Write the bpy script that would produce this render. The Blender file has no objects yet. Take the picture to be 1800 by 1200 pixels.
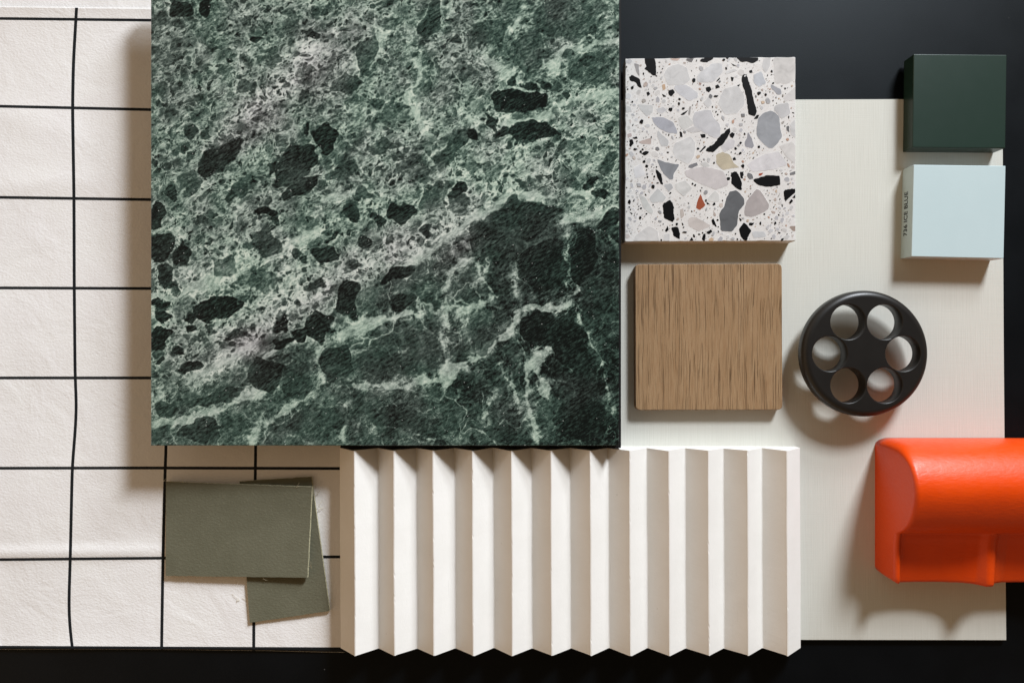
import bpy, bmesh, math, random
import numpy as np
from mathutils import Vector, Matrix
random.seed(7); rng = np.random.default_rng(11)
S = 0.0003          # one photo pixel on the table plane, in metres
H = 1300.0          # camera height in those units
CX, CY = 900.0, 600.0
sc = bpy.context.scene
col = sc.collection

# ------------------------------------------------------------------ helpers
def real(x, y, z=0.0):
    "position on a horizontal plane at height z, read from the photo"
    k = 1 - z / H
    return (CX + (x - CX) * k, CY + (y - CY) * k)
def W(x, y, z):
    return Vector(((x - CX) * S, (CY - y) * S, z * S))
def link_mesh(name, verts, faces, mats, parent=None, origin=None, smooth=False, mat_idx=None):
    "verts in photo units (x right, y down, z up)"
    if origin is None:
        xs = [v[0] for v in verts]; ys = [v[1] for v in verts]; zs = [v[2] for v in verts]
        origin = ((min(xs) + max(xs)) / 2, (min(ys) + max(ys)) / 2, min(zs))
    o3 = W(*origin)
    me = bpy.data.meshes.new(name)
    me.from_pydata([tuple(W(*v) - o3) for v in verts], [], faces)
    if not isinstance(mats, (list, tuple)): mats = [mats]
    for m in mats: me.materials.append(m)
    if mat_idx is not None: me.polygons.foreach_set('material_index', mat_idx)
    bm = bmesh.new(); bm.from_mesh(me); bmesh.ops.recalc_face_normals(bm, faces=bm.faces); bm.to_mesh(me); bm.free()
    if smooth: me.polygons.foreach_set('use_smooth', [True] * len(me.polygons))
    o = bpy.data.objects.new(name, me); col.objects.link(o)
    if parent is not None:
        o.parent = parent; o.location = o3 - parent.location
    else:
        o.location = o3
    return o
def tag(o, label=None, cat=None, group=None, kind=None):
    if label: o['label'] = label
    if cat: o['category'] = cat
    if group: o['group'] = group
    if kind: o['kind'] = kind
    return o
def empty(name, x, y, z):
    o = bpy.data.objects.new(name, None); col.objects.link(o); o.location = W(x, y, z); o.empty_display_size = 0.01
    return o
def bevel(o, w, seg=3, angle=35):
    m = o.modifiers.new('bevel', 'BEVEL'); m.width = w * S; m.segments = seg; m.limit_method = 'ANGLE'
    m.angle_limit = math.radians(angle); m.harden_normals = False
    for p in o.data.polygons: p.use_smooth = True
    n = o.modifiers.new('wn', 'WEIGHTED_NORMAL'); n.keep_sharp = True
def prism(name, pts, z0, z1, mat, parent=None, topjit=None):
    "vertical prism over plan outline (real units); z1 may be a list per point"
    n = len(pts)
    zz0 = z0 if isinstance(z0, (list, tuple)) else [z0] * n
    zz1 = z1 if isinstance(z1, (list, tuple)) else [z1] * n
    v = [(p[0], p[1], zz0[i]) for i, p in enumerate(pts)] + [(p[0], p[1], zz1[i]) for i, p in enumerate(pts)]
    f = [tuple(range(n))[::-1], tuple(range(n, 2 * n))] + [(i, (i + 1) % n, n + (i + 1) % n, n + i) for i in range(n)]
    return link_mesh(name, v, f, mat, parent)
def rounded(pts, r, n=6):
    out = []
    N = len(pts)
    for i in range(N):
        p = Vector(pts[i]); a = (Vector(pts[i - 1]) - p).normalized(); b = (Vector(pts[(i + 1) % N]) - p).normalized()
        p0 = p + a * r; p1 = p + b * r
        for k in range(n + 1):
            t = k / n
            q = p0 * (1 - t) ** 2 + p * 2 * t * (1 - t) + p1 * t * t
            out.append((q.x, q.y))
    return out

# ------------------------------------------------------------------ node helper
def s2l(c):
    return tuple(((x / 255) / 12.92 if x / 255 <= 0.04045 else ((x / 255 + 0.055) / 1.055) ** 2.4) for x in c) + (1.0,)
class NT:
    def __init__(s, name, rough=0.6, spec=0.5, color=(0.5, 0.5, 0.5, 1)):
        s.m = bpy.data.materials.new(name); s.m.use_nodes = True
        s.t = s.m.node_tree; s.b = s.t.nodes['Principled BSDF']
        s.b.inputs['Roughness'].default_value = rough
        s.b.inputs['Specular IOR Level'].default_value = spec
        s.b.inputs['Base Color'].default_value = color
        tc = s.n('ShaderNodeTexCoord')
        vm = s.n('ShaderNodeVectorMath'); vm.operation = 'SCALE'; s.t.links.new(tc.outputs['Object'], vm.inputs[0]); vm.inputs['Scale'].default_value = 1 / S
        s.px = vm.outputs[0]      # object coordinates in photo units
    def n(s, k): return s.t.nodes.new(k)
    def put(s, sock, v):
        if isinstance(v, bpy.types.NodeSocket): s.t.links.new(v, sock)
        elif v is not None: sock.default_value = v
    def mapping(s, vec, scale=(1, 1, 1), rot=(0, 0, 0), loc=(0, 0, 0)):
        a = s.n('ShaderNodeMapping'); a.vector_type = 'POINT'; s.put(a.inputs['Vector'], vec)
        a.inputs['Scale'].default_value = scale; a.inputs['Rotation'].default_value = rot; a.inputs['Location'].default_value = loc
        return a.outputs[0]
    def noise(s, vec, scale, detail=4, rough=0.55, dist=0.0, col=False):
        a = s.n('ShaderNodeTexNoise'); s.put(a.inputs['Vector'], vec); a.inputs['Scale'].default_value = scale
        a.inputs['Detail'].default_value = detail; a.inputs['Roughness'].default_value = rough; a.inputs['Distortion'].default_value = dist
        return a.outputs['Color' if col else 'Fac']
    def voro(s, vec, scale, feature='F1', out='Distance', rnd=1.0):
        a = s.n('ShaderNodeTexVoronoi'); a.feature = feature; s.put(a.inputs['Vector'], vec); a.inputs['Scale'].default_value = scale
        a.inputs['Randomness'].default_value = rnd
        return a.outputs[out]
    def math(s, op, a, b=None, c=None, clamp=False):
        m = s.n('ShaderNodeMath'); m.operation = op; m.use_clamp = clamp
        s.put(m.inputs[0], a)
        if b is not None: s.put(m.inputs[1], b)
        if c is not None: s.put(m.inputs[2], c)
        return m.outputs[0]
    def rng(s, v, a, b, c=0.0, d=1.0, smooth=True):
        m = s.n('ShaderNodeMapRange'); m.interpolation_type = 'SMOOTHSTEP' if smooth else 'LINEAR'
        s.put(m.inputs['Value'], v); m.inputs['From Min'].default_value = a; m.inputs['From Max'].default_value = b
        m.inputs['To Min'].default_value = c; m.inputs['To Max'].default_value = d
        return m.outputs['Result']
    def mix(s, f, a, b, mode='MIX'):
        m = s.n('ShaderNodeMix'); m.data_type = 'RGBA'; m.blend_type = mode
        s.put(m.inputs[0], f); s.put(m.inputs[6], a); s.put(m.inputs[7], b); return m.outputs[2]
    def mixf(s, f, a, b):
        m = s.n('ShaderNodeMix'); m.data_type = 'FLOAT'; s.put(m.inputs[0], f); s.put(m.inputs[2], a); s.put(m.inputs[3], b); return m.outputs[0]
    def attr(s, name, out='Fac'):
        a = s.n('ShaderNodeAttribute'); a.attribute_name = name; return a.outputs[out]
    def ramp(s, f, stops):
        r = s.n('ShaderNodeValToRGB'); s.put(r.inputs[0], f); e = r.color_ramp.elements
        while len(e) < len(stops): e.new(0.5)
        for i, (p, c) in enumerate(stops): e[i].position = p; e[i].color = c
        return r.outputs[0]
    def color(s, v): s.put(s.b.inputs['Base Color'], v)
    def rough(s, v): s.put(s.b.inputs['Roughness'], v)
    def bump(s, h, dist, strength=1.0):
        b = s.n('ShaderNodeBump'); b.inputs['Distance'].default_value = dist * S; b.inputs['Strength'].default_value = strength
        s.put(b.inputs['Height'], h); s.t.links.new(b.outputs[0], s.b.inputs['Normal'])

# ------------------------------------------------------------------ materials
def m_table():
    t = NT('black laminate', rough=0.45, spec=0.18)
    t.b.inputs['Specular Tint'].default_value = (0.82, 0.93, 1.0, 1)
    n = t.noise(t.px, 0.006, 3)
    c = t.mix(t.rng(n, 0.3, 0.7), (0.0008, 0.0013, 0.0020, 1), (0.0013, 0.0019, 0.0028, 1))
    # faint dust specks and short scuffs
    d = t.voro(t.px, 0.035, rnd=1.0)
    pick = t.rng(t.noise(t.px, 0.02, 2), 0.56, 0.62)
    sp = t.math('MULTIPLY', t.rng(d, 0.02, 0.045, 1, 0), pick)
    f = t.noise(t.px, 0.9, 2, 0.6)
    c = t.mix(t.math('MULTIPLY', sp, 0.22), c, (0.5, 0.5, 0.5, 1))
    c = t.mix(t.rng(f, 0.45, 0.8, 0, 0.004), c, (0.6, 0.62, 0.66, 1))
    t.color(c)
    t.rough(t.rng(t.noise(t.px, 0.012, 4), 0.3, 0.7, 0.43, 0.48))
    t.bump(t.noise(t.px, 0.6, 3), 0.15)
    return t.m
def m_paper(lines):
    t = NT('grid paper' if lines else 'plain paper', rough=0.85, spec=0.25)
    base = (0.80, 0.79, 0.775, 1)
    n = t.noise(t.px, 0.01, 3)
    c = t.mix(t.rng(n, 0.3, 0.7), base, (0.785, 0.770, 0.762, 1))
    fine = t.noise(t.px, 0.35, 3, 0.6)
    c = t.mix(t.rng(fine, 0.35, 0.7, 0, 0.10), c, (0.62, 0.60, 0.585, 1))
    if lines:
        uv = t.n('ShaderNodeUVMap'); uv.uv_map = 'UVMap'
        sx = t.n('ShaderNodeSeparateXYZ'); t.t.links.new(uv.outputs[0], sx.inputs[0])
        ms = []
        for k, w in ((0, 0.0165), (1, 0.0160)):
            fr = t.math('PINGPONG', sx.outputs[k], 0.5)     # distance to nearest integer
            jit = t.math('MULTIPLY', t.math('SUBTRACT', t.noise(t.px, 0.4, 2), 0.5), 0.002)
            ms.append(t.rng(t.math('ADD', fr, jit), w - 0.0015, w + 0.002, 1, 0))
        m = t.math('MAXIMUM', ms[0], ms[1])
        # no lines above the printed frame
        m = t.math('MULTIPLY', m, t.rng(sx.outputs[1], -0.135, -0.130, 0, 1))
        c = t.mix(m, c, (0.006, 0.008, 0.010, 1))
    t.color(c)
    a = t.noise(t.mapping(t.px, rot=(0, 0, 0.5), scale=(1, 1.4, 1)), 0.24, 3, 0.55)
    b = t.noise(t.px, 0.011, 4, 0.55, 0.6)
    t.bump(t.math('ADD', t.math('MULTIPLY', a, 1.0), t.math('MULTIPLY', b, 4.5)), 0.7, 0.8)
    return t.m
def m_cream():
    t = NT('cream linen board', rough=0.55, spec=0.35)
    v = t.noise(t.mapping(t.px, scale=(0.75, 0.012, 1)), 1.0, 3, 0.6)
    h = t.noise(t.mapping(t.px, scale=(0.012, 0.75, 1), loc=(5, 9, 0)), 1.0, 3, 0.6)
    w = t.math('ADD', t.math('MULTIPLY', v, 0.75), t.math('MULTIPLY', h, 0.25))
    c = t.mix(t.rng(w, 0.36, 0.64), (0.555, 0.558, 0.508, 1), (0.585, 0.588, 0.538, 1))
    # two tiny nicks and faint scuffs
    t.color(c)
    t.bump(w, 0.9, 0.7)
    return t.m
def m_flute():
    t = NT('white cast plaster', rough=0.6, spec=0.3)
    n = t.noise(t.px, 0.02, 4)
    c = t.mix(t.rng(n, 0.3, 0.7), (0.72, 0.703, 0.668, 1), (0.745, 0.728, 0.695, 1))
    # short hairline scratches running with the flutes
    sc_ = t.noise(t.mapping(t.px, scale=(0.8, 0.012, 0.8)), 1.0, 2, 0.5)
    pk = t.noise(t.px, 0.011, 2)
    m = t.math('MULTIPLY', t.rng(sc_, 0.70, 0.76), t.rng(pk, 0.55, 0.62))
    c = t.mix(t.math('MULTIPLY', m, 0.45), c, (0.42, 0.38, 0.33, 1))
    d = t.voro(t.px, 0.03)
    m2 = t.math('MULTIPLY', t.rng(d, 0.02, 0.05, 1, 0), t.rng(t.noise(t.px, 0.03, 2), 0.52, 0.6))
    c = t.mix(t.math('MULTIPLY', m2, 0.5), c, (0.35, 0.31, 0.27, 1))
    t.color(c)
    t.bump(t.noise(t.mapping(t.px, scale=(1, 0.5, 1)), 0.3, 3, 0.6), 0.35, 0.5)
    return t.m
def m_wood():
    t = NT('oak veneer', rough=0.55, spec=0.3)
    wob = t.noise(t.mapping(t.px, scale=(1, 0.35, 1)), 0.02, 3, col=True)
    vm = t.n('ShaderNodeVectorMath'); vm.operation = 'MULTIPLY_ADD'
    t.put(vm.inputs[0], wob); vm.inputs[1].default_value = (11, 0, 0); t.put(vm.inputs[2], t.px)
    P = vm.outputs[0]
    broad = t.noise(t.mapping(P, scale=(0.045, 0.004, 1)), 1.0, 3)
    fine = t.noise(t.mapping(P, scale=(0.55, 0.03, 1)), 1.0, 4, 0.65)
    grit = t.noise(t.mapping(t.px, scale=(0.6, 0.4, 1)), 1.0, 3, 0.7)
    c = t.mix(t.rng(broad, 0.3, 0.7), s2l((144, 117, 86)), s2l((157, 131, 100)))
    c = t.mix(t.rng(fine, 0.35, 0.7, 0, 0.6), c, s2l((134, 102, 70)))
    c = t.mix(t.rng(grit, 0.40, 0.70, 0, 0.45), c, s2l((140, 109, 78)))
    # long open pores: fine dark streaks, each some tens of units long
    st1 = t.noise(t.mapping(P, scale=(0.60, 0.0060, 1), loc=(3, 0, 0)), 1.0, 2, 0.5)
    st2 = t.noise(t.mapping(P, scale=(1.0, 0.011, 1), loc=(13, 3, 0)), 1.0, 2, 0.5)
    clus = t.noise(t.mapping(P, scale=(0.05, 0.004, 1), loc=(0, 7, 0)), 1.0, 2, 0.6)
    p = t.math('MAXIMUM', t.rng(st1, 0.625, 0.675), t.math('MULTIPLY', t.rng(st2, 0.60, 0.70), 0.6))
    p = t.math('MULTIPLY', p, t.rng(clus, 0.30, 0.55, 0.45, 1.0))
    c = t.mix(t.math('MULTIPLY', p, 0.75), c, s2l((80, 56, 36)))
    t.color(c)
    hgt = t.math('SUBTRACT', t.math('MULTIPLY', fine, 0.35), t.math('MULTIPLY', p, 1.0))
    t.bump(hgt, 1.8, 0.9)
    return t.m
def m_marble():
    t = NT('green serpentine marble', rough=0.18, spec=0.4)
    D = math.radians
    M = lambda x, y: t.math('MULTIPLY', x, y)
    A = lambda x, y: t.math('ADD', x, y)
    def cen(n, k): return M(t.math('SUBTRACT', n, 0.5), k)
    diag = t.mapping(t.px, rot=(0, 0, D(-33)))
    def warp(src, per, amp, det=1):
        w = t.noise(t.px, per, det, 0.55, col=True); vm = t.n('ShaderNodeVectorMath'); vm.operation = 'MULTIPLY_ADD'
        t.put(vm.inputs[0], w); vm.inputs[1].default_value = (amp, amp, 0); t.put(vm.inputs[2], src); return vm.outputs[0]
    P = warp(t.mapping(diag, scale=(0.68, 1.0, 1)), 0.018, 26)
    Q = warp(warp(t.mapping(diag, scale=(0.72, 1.0, 1)), 0.03, 26, 2), 0.16, 6, 2)       # jagged grain outlines
    tone = t.attr('tone'); vein = t.attr('vein'); clast = t.attr('clast'); dk = t.attr('dk'); reg = t.attr('region')
    pink = t.attr('pink')
    n_big = t.noise(P, 0.018, 4, 0.6)
    n_mid = t.noise(P, 0.075, 5, 0.7)
    n_fin = t.noise(t.mapping(diag, scale=(0.5, 1, 1)), 0.23, 4, 0.68)
    n_px = t.noise(t.px, 0.5, 2, 0.7)
    n_edge = t.noise(t.px, 0.055, 5, 0.65)
    tt = A(tone, cen(n_big, 0.5))
    tt = A(tt, cen(n_mid, t.mixf(reg, 1.15, 0.85)))
    tt = A(tt, cen(n_fin, t.mixf(reg, 1.75, 1.15)))
    # crowd of angular grains at three sizes
    for sc_, loc, cover, wgt in ((0.034, (10, 60, 0), 0.58, 0.55), (0.068, (140, 9, 0), 0.62, 0.7), (0.125, (33, 80, 0), 0.66, 0.8), (0.23, (63, 10, 0), 0.66, 0.8)):
        V = t.mapping(Q, loc=loc)
        d = t.voro(V, sc_); cc = t.voro(V, sc_, 'F1', 'Color')
        sep = t.n('ShaderNodeSeparateColor'); t.put(sep.inputs[0], cc)
        rad = M(t.rng(sep.outputs[0], 0.25, 1.0, 0.0, 1.0, False), cover)
        e = A(A(t.math('SUBTRACT', rad, d), cen(n_fin, 0.8)), cen(n_mid, 0.5))
        m = t.rng(e, -0.03, 0.10)
        m = M(m, t.mixf(reg, wgt, wgt * 0.35))
        lev = A(M(sep.outputs[1], 0.36), 0.02)
        fibr = t.noise(t.mapping(diag, rot=(0, 0, D(25)), scale=(0.12, 0.5, 1)), 1.0, 3, 0.7)
        lev = A(A(lev, cen(fibr, 0.7)), cen(n_fin, 1.0))
        tt = t.mixf(m, tt, t.math('MINIMUM', tt, lev))
    # mottles of paler mineral
    mot = t.rng(t.noise(Q, 0.05, 5, 0.7), 0.55, 0.68)
    tt = A(tt, M(M(mot, t.rng(n_fin, 0.4, 0.65)), t.mixf(reg, 0.16, 0.14)))
    # crack network, crisp and thin, strongest in the dark part
    C = warp(warp(t.px, 0.022, 70, 2), 0.09, 13, 3)
    for sc_, w, k, loc in ((0.0135, 0.020, 0.9, (5, 5, 0)), (0.030, 0.028, 0.6, (77, 31, 0)), (0.062, 0.035, 0.4, (7, 231, 0))):
        de = t.voro(t.mapping(C, loc=loc), sc_, 'DISTANCE_TO_EDGE')
        ln = M(t.rng(de, w * 0.25, w, 1, 0), t.rng(t.noise(t.mapping(t.px, loc=loc), 0.017, 3, 0.6), 0.42, 0.62))
        tt = A(tt, M(ln, t.mixf(reg, 0.10 * k, 0.38 * k)))
    # veins traced from the slab
    vs = A(A(vein, cen(n_edge, 17)), cen(n_mid, 8))
    tt = A(tt, M(t.rng(vein, -18, 3), M(t.rng(A(n_mid, cen(n_px, 0.2)), 0.42, 0.66), 0.40)))
    vmask = t.rng(vs, -1.6, 2.4)
    vt = A(A(0.75, cen(n_mid, 0.8)), cen(n_fin, 0.9))
    tt = t.mixf(M(vmask, 0.88), tt, vt)
    # big dark clasts with fibrous insides
    fib = t.noise(t.mapping(diag, rot=(0, 0, D(35)), scale=(0.07, 0.34, 1)), 1.0, 5, 0.72)
    cs = A(A(clast, cen(n_edge, 15)), cen(n_mid, 9))
    cmask = t.rng(cs, -0.8, 1.2)
    ct = t.mixf(dk, 0.38, -0.02)
    ct = A(A(A(ct, cen(fib, 1.1)), cen(n_fin, 0.9)), cen(n_big, 0.6))
    tt = t.mixf(M(cmask, t.rng(dk, 0.2, 0.8, 0.40, 0.86)), tt, ct)
    rim = M(t.rng(t.math('ABSOLUTE', A(cs, 1.8)), 0.5, 1.8, 1, 0), t.mixf(reg, 0.08, 0.08))
    tt = A(tt, rim)
    tt = A(tt, cen(n_px, 0.22))
    c = t.ramp(tt, [(0.0, s2l((14, 20, 19))), (0.14, s2l((30, 42, 38))), (0.30, s2l((52, 71, 64))), (0.46, s2l((82, 101, 92))),
                    (0.62, s2l((124, 143, 131))), (0.78, s2l((160, 179, 165))), (1.0, s2l((198, 208, 194)))])
    bw = t.n('ShaderNodeRGBToBW'); t.put(bw.inputs[0], c)
    lum = t.n('ShaderNodeCombineColor')
    t.put(lum.inputs[0], M(bw.outputs[0], 0.99)); t.put(lum.inputs[1], M(bw.outputs[0], 1.0)); t.put(lum.inputs[2], M(bw.outputs[0], 1.0))
    pk = t.math('MULTIPLY', A(pink, t.rng(t.noise(t.px, 0.012, 3), 0.40, 0.65, 0.0, 0.35)), 1.0, clamp=True)
    c = t.mix(pk, c, lum.outputs[0])
    sk = t.voro(t.px, 0.16); ss = M(t.rng(sk, 0.06, 0.16, 1, 0), t.rng(t.noise(t.px, 0.07, 3), 0.54, 0.62))
    c = t.mix(M(ss, 0.6), c, (0.75, 0.8, 0.76, 1))
    t.color(c)
    t.rough(t.rng(n_fin, 0.35, 0.75, 0.12, 0.26))
    return t.m
def m_terrazzo_base():
    t = NT('terrazzo matrix', rough=0.35, spec=0.4)
    n = t.noise(t.px, 0.03, 4); f = t.noise(t.px, 0.45, 3, 0.65)
    c = t.mix(t.rng(n, 0.3, 0.7), s2l((203, 201, 199)), s2l((211, 210, 208)))
    c = t.mix(t.rng(f, 0.5, 0.72, 0, 0.45), c, s2l((164, 161, 158)))
    f2 = t.noise(t.mapping(t.px, loc=(40, 0, 0)), 0.3, 2, 0.6)
    c = t.mix(t.rng(f2, 0.62, 0.68, 0, 0.5), c, s2l((182, 168, 160)))
    t.color(c); t.bump(f, 0.4, 0.5)
    return t.m
def m_terrazzo_chip():
    t = NT('terrazzo chips', rough=0.4, spec=0.15)
    a = t.attr('chip_colour', 'Color')
    n = t.noise(t.px, 0.055, 4, 0.6, 0.6)
    c = t.mix(t.rng(n, 0.45, 0.75, 0, 0.6), a, t.mix(1.0, a, (1.25, 1.25, 1.25, 1), 'MULTIPLY'))
    c = t.mix(t.rng(n, 0.48, 0.28, 0, 0.35), c, t.mix(1.0, a, (0.6, 0.6, 0.6, 1), 'MULTIPLY'))
    t.color(c)
    return t.m
def m_tile_side():
    t = NT('rough cut terrazzo side', rough=0.75, spec=0.3)
    n = t.noise(t.px, 0.15, 4, 0.6)
    t.color(t.mix(t.rng(n, 0.3, 0.7), s2l((196, 186, 176)), s2l((222, 214, 206)))); t.bump(n, 0.8)
    return t.m
def m_plain(name, c1, c2, rough, spec, bump=0.3, bs=0.4, coat=0.0):
    t = NT(name, rough=rough, spec=spec)
    n = t.noise(t.px, 0.02, 4); t.color(t.mix(t.rng(n, 0.3, 0.7), c1, c2))
    t.bump(t.noise(t.px, bs, 3), bump, 0.6)
    t.rough(t.rng(t.noise(t.px, 0.05, 4), 0.3, 0.7, rough * 0.985, rough * 1.015))
    if coat: t.b.inputs['Coat Weight'].default_value = coat; t.b.inputs['Coat Roughness'].default_value = 0.12
    return t.m
def m_card():
    t = NT('olive paperboard', rough=0.8, spec=0.25)
    n = t.noise(t.px, 0.02, 4)
    c = t.mix(t.rng(n, 0.3, 0.7), s2l((97, 96, 79)), s2l((102, 101, 84)))
    f = t.noise(t.mapping(t.px, rot=(0, 0, 0.3), scale=(0.8, 1.2, 1)), 0.26, 3, 0.55)
    c = t.mix(t.rng(f, 0.55, 0.75, 0, 0.20), c, s2l((136, 134, 112)))
    sp = t.voro(t.px, 0.02); k = t.rng(sp, 0.015, 0.03, 0.6, 0)
    c = t.mix(t.math('MULTIPLY', k, t.rng(t.noise(t.px, 0.03, 1), 0.55, 0.6)), c, s2l((70, 62, 48)))
    t.color(c); t.bump(f, 0.9, 0.7)
    return t.m
def m_card_edge():
    t = NT('pale card core', rough=0.9, spec=0.2)
    f = t.noise(t.px, 0.3, 3, 0.7)
    t.color(t.mix(t.rng(f, 0.35, 0.65), s2l((150, 146, 118)), s2l((196, 190, 160)))); t.bump(f, 1.0)
    return t.m
def m_orange():
    t = NT('orange moulded shell', rough=0.42, spec=0.4)
    n = t.noise(t.px, 0.01, 3)
    t.color(t.mix(t.rng(n, 0.3, 0.7), (0.66, 0.054, 0.0014, 1), (0.72, 0.063, 0.0018, 1)))
    g = t.noise(t.mapping(t.px, scale=(0.55, 1.5, 1)), 0.14, 5, 0.65)
    t.bump(g, 0.7, 0.7)
    t.rough(t.rng(g, 0.3, 0.7, 0.34, 0.46))
    t.b.inputs['Subsurface Weight'].default_value = 0.0
    return t.m

M_table = m_table(); M_grid = m_paper(True); M_plain = m_paper(False); M_cream = m_cream(); M_flute = m_flute()
M_wood = m_wood(); M_marble = m_marble(); M_tz = m_terrazzo_base(); M_tzc = m_terrazzo_chip(); M_tzs = m_tile_side()
M_card = m_card(); M_edge = m_card_edge(); M_orange = m_orange()
M_woodside = m_plain('veneer edge', s2l((120, 92, 64)), s2l((138, 106, 74)), 0.7, 0.3, 0.5)
M_green = m_plain('dark green lacquer', (0.0105, 0.028, 0.0205, 1), (0.0112, 0.0292, 0.0215, 1), 0.36, 0.4, 0.0, 0.1)
M_ice = m_plain('ice blue laminate', (0.46, 0.575, 0.60, 1), (0.47, 0.585, 0.61, 1), 0.45, 0.4, 0.15)
M_black = m_plain('matt black lacquer', (0.0085, 0.0080, 0.0075, 1), (0.0105, 0.0098, 0.009, 1), 0.38, 0.4, 0.06)
M_blackslab = m_plain('black stone', (0.004, 0.004, 0.004, 1), (0.006, 0.006, 0.006, 1), 0.6, 0.2, 0.2)
M_ink = m_plain('black print', (0.01, 0.01, 0.01, 1), (0.015, 0.014, 0.013, 1), 0.6, 0.2, 0.0)
M_fibre = m_plain('pale paper fibre', s2l((190, 180, 150)), s2l((200, 190, 165)), 0.8, 0.2, 0.0)

# ------------------------------------------------------------------ table
tb = link_mesh('tabletop', [(-2600, -2600, 0), (4400, -2600, 0), (4400, 3800, 0), (-2600, 3800, 0),
                            (-2600, -2600, -80), (4400, -2600, -80), (4400, 3800, -80), (-2600, 3800, -80)],
               [(0, 1, 2, 3), (4, 7, 6, 5), (0, 4, 5, 1), (1, 5, 6, 2), (2, 6, 7, 3), (3, 7, 4, 0)], M_table, origin=(900, 600, 0))
tag(tb, 'matt black laminate surface under the samples', kind='structure')

# ------------------------------------------------------------------ papers
def interp(pts, t):
    return float(np.interp(t, [p[0] for p in pts], [p[1] for p in pts]))
def smooth_interp(pts):
    xs = np.array([p[0] for p in pts], float); ys = np.array([p[1] for p in pts], float)
    tt = np.linspace(xs[0], xs[-1], 400); yy = np.interp(tt, xs, ys)
    ker = np.hanning(31); ker /= ker.sum()
    yp = np.pad(yy, 15, mode='reflect', reflect_type='odd'); yy = np.convolve(yp, ker, 'valid')
    return lambda t: np.interp(t, tt, yy)
VL = {0: smooth_interp([(-80, 140), (15, 134.5), (110, 129), (190, 127.5), (345, 130), (505, 130.5), (660, 132), (715, 134.5), (760, 132), (820, 127), (980, 123.5), (1060, 121), (1100, 122.5), (1137, 127), (1160, 130)]),
      1: smooth_interp([(-80, 300), (400, 295), (783, 292), (820, 290.5), (980, 286.5), (1137, 284), (1160, 284)]),
      2: smooth_interp([(-80, 460), (400, 452), (783, 449.5), (980, 446.5), (1137, 446), (1160, 446)])}
HY = [(-60, -95, -95, -95), (0, 33, 36, 40), (1, 187, 193, 196), (2, 347, 351, 352), (3, 506, 507, 508), (4, 664, 664, 664), (5, 822.5, 822, 823), (6, 983, 980.5, 978), (7, 1136.5, 1138, 1139.5)]
def hy(v, x):
    iv = int(math.floor(v)); iv = max(0, min(6, iv)); f = v - iv
    def at(k):
        r = HY[k + 1]; return float(np.interp(x, [0, 265, 600], r[1:]))
    return at(iv) * (1 - f) + at(iv + 1) * f
def vx(u, y):
    iu = int(math.floor(u)); iu = max(0, min(1, iu)); f = u - iu
    a = float(VL[iu](y)); b = float(VL[iu + 1](y))
    return a * (1 - f) + b * f
def paper_z(x, y):
    z = 2.0
    z += 0.9 * math.sin(x * 0.018 + y * 0.006) + 0.8 * math.sin(y * 0.021 + 1.3 + 0.004 * x)
    # soft fold near the lower left and curl along the top edge
    z += 2.6 * math.exp(-((y - (972 - 0.012 * x)) / 11.0) ** 2) * (1 / (1 + math.exp((x - 300) / 25)))
    z += 2.0 * math.exp(-((y - (330 - 0.10 * x)) / 20.0) ** 2) * math.exp(-((x - 70) / 90.0) ** 2)
    z += 1.6 * math.exp(-((y - (200 + 0.25 * x)) / 30.0) ** 2) * math.exp(-((x - 40) / 90.0) ** 2)
    z += 9.0 * math.exp(-(y + 6) / 22.0) if y < 90 else 0
    z += 3.0 * math.exp(-((1142 - y)) / 14.0) * (0.4 + 0.6 * (x < 0) + 0.3 * math.sin(x * 0.01))
    return max(z, 0.7)
def build_paper():
    us = np.concatenate([np.arange(-1.6, 1.985, 0.03), [1.985]]); us = np.append(us, np.arange(2.0, 3.05, 0.05))
    vs = np.concatenate([[-0.138], np.arange(-0.12, 7.0, 0.035), [7.0, 7.017]])
    verts = []; uvs = []
    nx = len(us); ny = len(vs)
    for j, v in enumerate(vs):
        for i, u in enumerate(us):
            y0 = hy(v, max(0, min(600, 130 + u * 160)))
            xi = vx(u, y0); yi = hy(v, xi)
            if v < 0: yi += (0.0045 * (130 - xi) * -1.0 if xi < 130 else 0) * (v / -0.138)
            if j == ny - 1: yi += 0.8 + 0.7 * math.sin(xi * 0.011 + 2) + (2.4 * max(0, (xi - 470) / 130) if xi > 470 else 0)
            if xi > 612: xi = 612 + (xi - 612) * 0.02
            z = paper_z(xi, yi)
            xr, yr = real(xi, yi, z)
            verts.append((xr, yr, z)); uvs.append((u, v))
    faces = [(j * nx + i, j * nx + i + 1, (j + 1) * nx + i + 1, (j + 1) * nx + i) for j in range(ny - 1) for i in range(nx - 1)]
    # stop the sheet under the fluted panel
    faces = [f for f in faces if verts[f[0]][0] < 618]
    o = link_mesh('grid_paper', verts, faces, M_grid, smooth=True, origin=(280, 570, 0))
    uvl = o.data.uv_layers.new(name='UVMap')
    for l in o.data.loops: uvl.data[l.index].uv = uvs[l.vertex_index]
    sol = o.modifiers.new('thickness', 'SOLIDIFY'); sol.thickness = 0.6 * S; sol.offset = -1
    return o
gp = build_paper()
if gp.data.polygons[0].normal.z < 0: gp.data.flip_normals()
tag(gp, 'white textured paper printed with a black grid, lying left under the marble', 'grid paper')
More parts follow.
